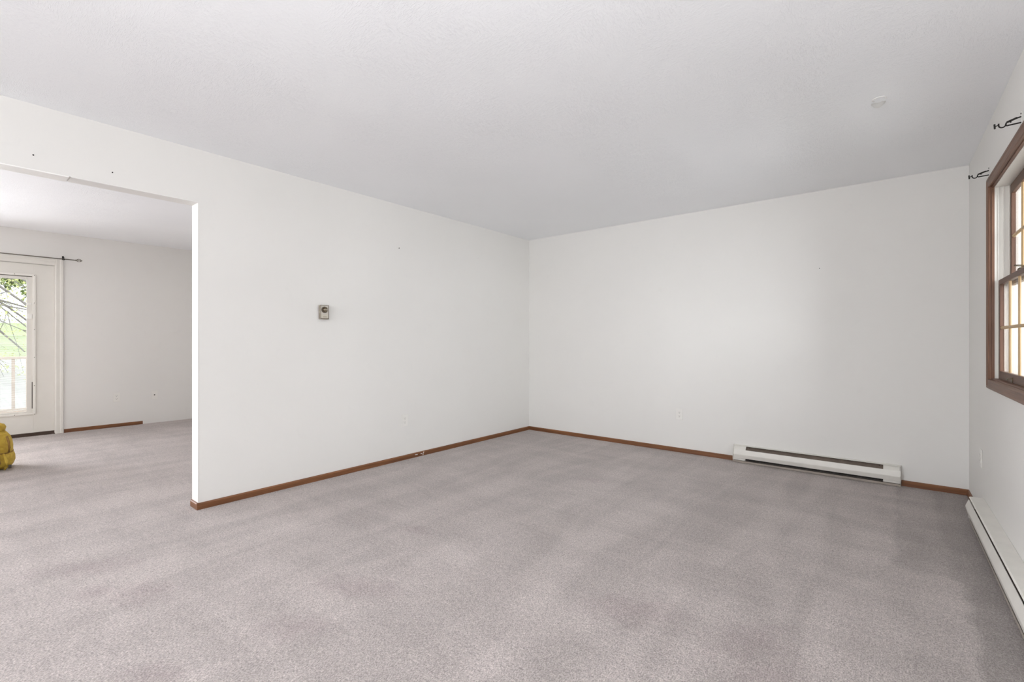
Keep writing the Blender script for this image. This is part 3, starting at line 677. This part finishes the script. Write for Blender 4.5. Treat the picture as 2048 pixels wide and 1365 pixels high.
bxo('buckle', (0.170, 0.186, 0.243, 0.262, 0.018, 0.050), 'slot_dark', bag, 0.003)

# ---------------------------------------------------------------- unseen uplight added behind the viewer to brighten the ceiling, shaped as a torchiere
lamp = thing('fill_uplight', 'unseen uplight added behind the viewer, shaped as a slim white torchiere', 'lamp', (0.05, -0.42, 0))
bm = nb(); lathe(bm, [(0.14, 0.001), (0.14, 0.012), (0.05, 0.03), (0.014, 0.04)], (0, 0, 0), (0, 0, 1), 32); obj('base', bm, 'white_enamel', lamp)
bm = nb(); tube(bm, [(0, 0, 0.038), (0, 0, 1.33)], 0.012, 12); obj('pole', bm, 'white_enamel', lamp, smooth=True)
bm = nb(); lathe(bm, [(0.016, 1.325), (0.08, 1.35), (0.15, 1.40), (0.20, 1.47), (0.196, 1.472), (0.146, 1.407), (0.075, 1.36), (0.01, 1.35)], (0, 0, 0), (0, 0, 1), 32); obj('bowl_shade', bm, 'white_enamel', lamp, smooth=True)
ll = bpy.data.lights.new('ceiling_fill_light', 'AREA'); ll.shape = 'DISK'; ll.size = 0.34; ll.energy = 64; ll.color = (0.97, 0.99, 1.03)
lo_ = bpy.data.objects.new('ceiling_fill_light', ll); C.objects.link(lo_); lo_.location = (0.05, -0.42, 1.475); lo_.rotation_euler = (PI, 0, 0)

# ---------------------------------------------------------------- outside the glazed door and the windows
bm = nb()
def lawn_z(x):
    return -0.62 if x > -13 else -0.62 + min(1.0, (-13-x)/30.0)*2.9
xs = [-25, -30, -36, -43]
ys = [-40, -20, -8, 0, 8, 20, 45]
gv = [[bm.verts.new((x, y, lawn_z(x))) for y in ys] for x in xs]
for i in range(len(xs)-1):
    for j in range(len(ys)-1): bm.faces.new((gv[i][j], gv[i+1][j], gv[i+1][j+1], gv[i][j+1]))
lw = struct('lawn', bm, 'lawn_grass', 'pale green lawn rising beyond the deck outside', 'lawn')
bm = nb(); xs = [-8.15, -13, -16, -20, -25]; gv = [[bm.verts.new((x, y, lawn_z(x))) for y in ys] for x in xs]
for i in range(len(xs)-1):
    for j in range(len(ys)-1): bm.faces.new((gv[i][j], gv[i+1][j], gv[i+1][j+1], gv[i][j+1]))
struct('driveway', bm, 'gravel', 'pale gravel ground between the deck and the lawn', 'ground')
bm = nb(); xs = [40, 10, 0.7]; gv = [[bm.verts.new((x, y, -0.62)) for y in ys] for x in xs]
for i in range(len(xs)-1):
    for j in range(len(ys)-1): bm.faces.new((gv[i][j], gv[i+1][j], gv[i+1][j+1], gv[i][j+1]))
struct('yard', bm, 'gravel', 'pale ground outside the sash window', 'ground')
bm = nb(); g2 = [[bm.verts.new((x, y, z)) for y in (-40, 0, 45)] for x, z in ((-43, 2.29), (-50, 2.75), (-90, 4.0))]
for i in range(2):
    for j in range(2): bm.faces.new((g2[i][j], g2[i+1][j], g2[i+1][j+1], g2[i][j+1]))
struct('road', bm, 'road', 'pale road along the top of the lawn', 'road')
deck = thing('deck', 'weathered grey wooden deck outside the glazed door', 'deck', (XF-0.13, 0, -0.06), kind='structure')
bm0 = nb(); box(bm0, -0.068, 0.068, -2.5, 3.5, -0.03, 0.0); first = obj('plank', bm0, 'deck_wood', deck, 0.003)
first.location = (-0.07, 0, 0)
for k in range(1, 17):
    c = first.copy(); C.objects.link(c); c.parent = deck; c.location = (-0.07-k*0.142, 0, 0)
rail = thing('deck_railing', 'low wooden deck railing with square balusters outside the glazed door', 'railing', (XF-2.50, 0, -0.06))
bxo('hand_rail', (-0.045, 0.045, -2.5, 3.5, 0.925, 0.96), 'rail_wood', rail, 0.004)
bxo('bottom_rail', (-0.02, 0.02, -2.5, 3.5, 0.09, 0.16), 'rail_wood', rail, 0.004)
bm0 = nb(); box(bm0, -0.018, 0.018, -0.018, 0.018, 0.16, 0.925); b0 = obj('baluster', bm0, 'rail_wood', rail); b0.location = (0, -2.4, 0)
for k in range(1, 38):
    c = b0.copy(); C.objects.link(c); c.parent = rail; c.location = (0, -2.4+k*0.155, 0)
for y in (-2.5, 0.0, 1.75, 3.5):
    bxo('post', (-0.045, 0.045, y-0.045, y+0.045, 0.0, 0.9245), 'rail_wood', rail)

def branch(bm, p, d, L, r, depth, tips):
    p = Vector(p); d = Vector(d).normalized(); pts = [p.copy()]; rs = [r]; n = 5
    for i in range(n):
        d = (d + Vector((random.uniform(-.12, .12), random.uniform(-.12, .12), random.uniform(-.14, .08)))).normalized()
        p = p + d*L/n; pts.append(p.copy()); rs.append(r*(1-0.75*(i+1)/n))
    tube(bm, pts, rs, 5 if depth < 2 else 6)
    if depth <= 0: tips.append(p.copy()); tips.append(pts[3].copy()); return
    for k in range(4):
        i = random.choice((1, 2, 3, 4)); q = Vector((random.uniform(-1, 1), random.uniform(-1, 1), random.uniform(-.5, .6)))
        branch(bm, pts[i], d*0.9+q*0.75, L*random.uniform(.4, .6), rs[i]*0.6, depth-1, tips)
def tree(label, x, y, hgt, r, boughs, leaf_n, leaf, lsize, depth=2, group=None):
    t = thing('tree', label, 'tree', (x, y, lawn_z(x)-0.02), group=group); tips = []
    bm = nb(); tube(bm, [(0, 0, 0), (0.05, 0.02, hgt*.35), (0.0, 0.06, hgt*.7), (0.05, 0, hgt)], [r*1.25, r, r*.75, r*.3], 9); obj('trunk', bm, 'bark', t, smooth=True)
    for (z, d, L, rr) in boughs:
        bm = nb(); branch(bm, (0.02, 0.03, z), d, L, rr, depth, tips); obj('bough', bm, 'bark', t)
    bm = nb()
    for k in range(leaf_n):
        c = random.choice(tips) + Vector((random.gauss(0, .22), random.gauss(0, .22), random.gauss(0, .18)))
        u = Vector((random.uniform(-1, 1), random.uniform(-1, 1), random.uniform(-1, 1))).normalized(); q = u.cross(Vector((random.random(), 1, random.random()))).normalized()
        s_ = lsize*random.uniform(.6, 1.3)
        bm.faces.new([bm.verts.new(c + s_*e) for e in (u, q*.6, -u, -q*.6)])
    obj('leaves', bm, leaf, t, kind='stuff')
    return t
tree('bare-branched spring tree with drooping boughs outside the glazed door', -19.5, -2.6, 7.2, 0.17,
     [(4.5, (0.1, .78, -.45), 5.6, .075), (4.9, (-.1, .80, -.50), 6.0, .07), (5.4, (0, .78, -.52), 6.4, .075), (5.9, (.1, .8, -.50), 6.8, .07), (3.6, (-.1, .85, -.30), 5.6, .06),
      (6.4, (-.1, .75, -.45), 7.0, .06), (6.3, (.6, .2, .6), 3.0, .05), (3.0, (.2, .9, -.15), 5.4, .05), (5.6, (-.1, -.7, .3), 3.5, .06)], 5200, 'leaf_spring', 0.035)
k = 0
for x, y, hh in ((-47, -7.5, 6.0), (-50, 5.2, 5.0), (-46, 13.5, 5.5)):
    lb = ('distant leafy tree across the road, leftmost of three', 'distant leafy tree across the road, middle one of three', 'distant leafy tree across the road, rightmost of three')[k]; k += 1
    tree(lb, x, y, hh, 0.2, [(hh*q, (math.cos(a), math.sin(a), .35), 3.2, .09) for q, a in ((.3, .3), (.4, 1.6), (.5, 2.9), (.55, 4.2), (.65, 5.4), (.75, .9))], 4200, 'leaf_green', 0.17, 1, 'trees across the road')
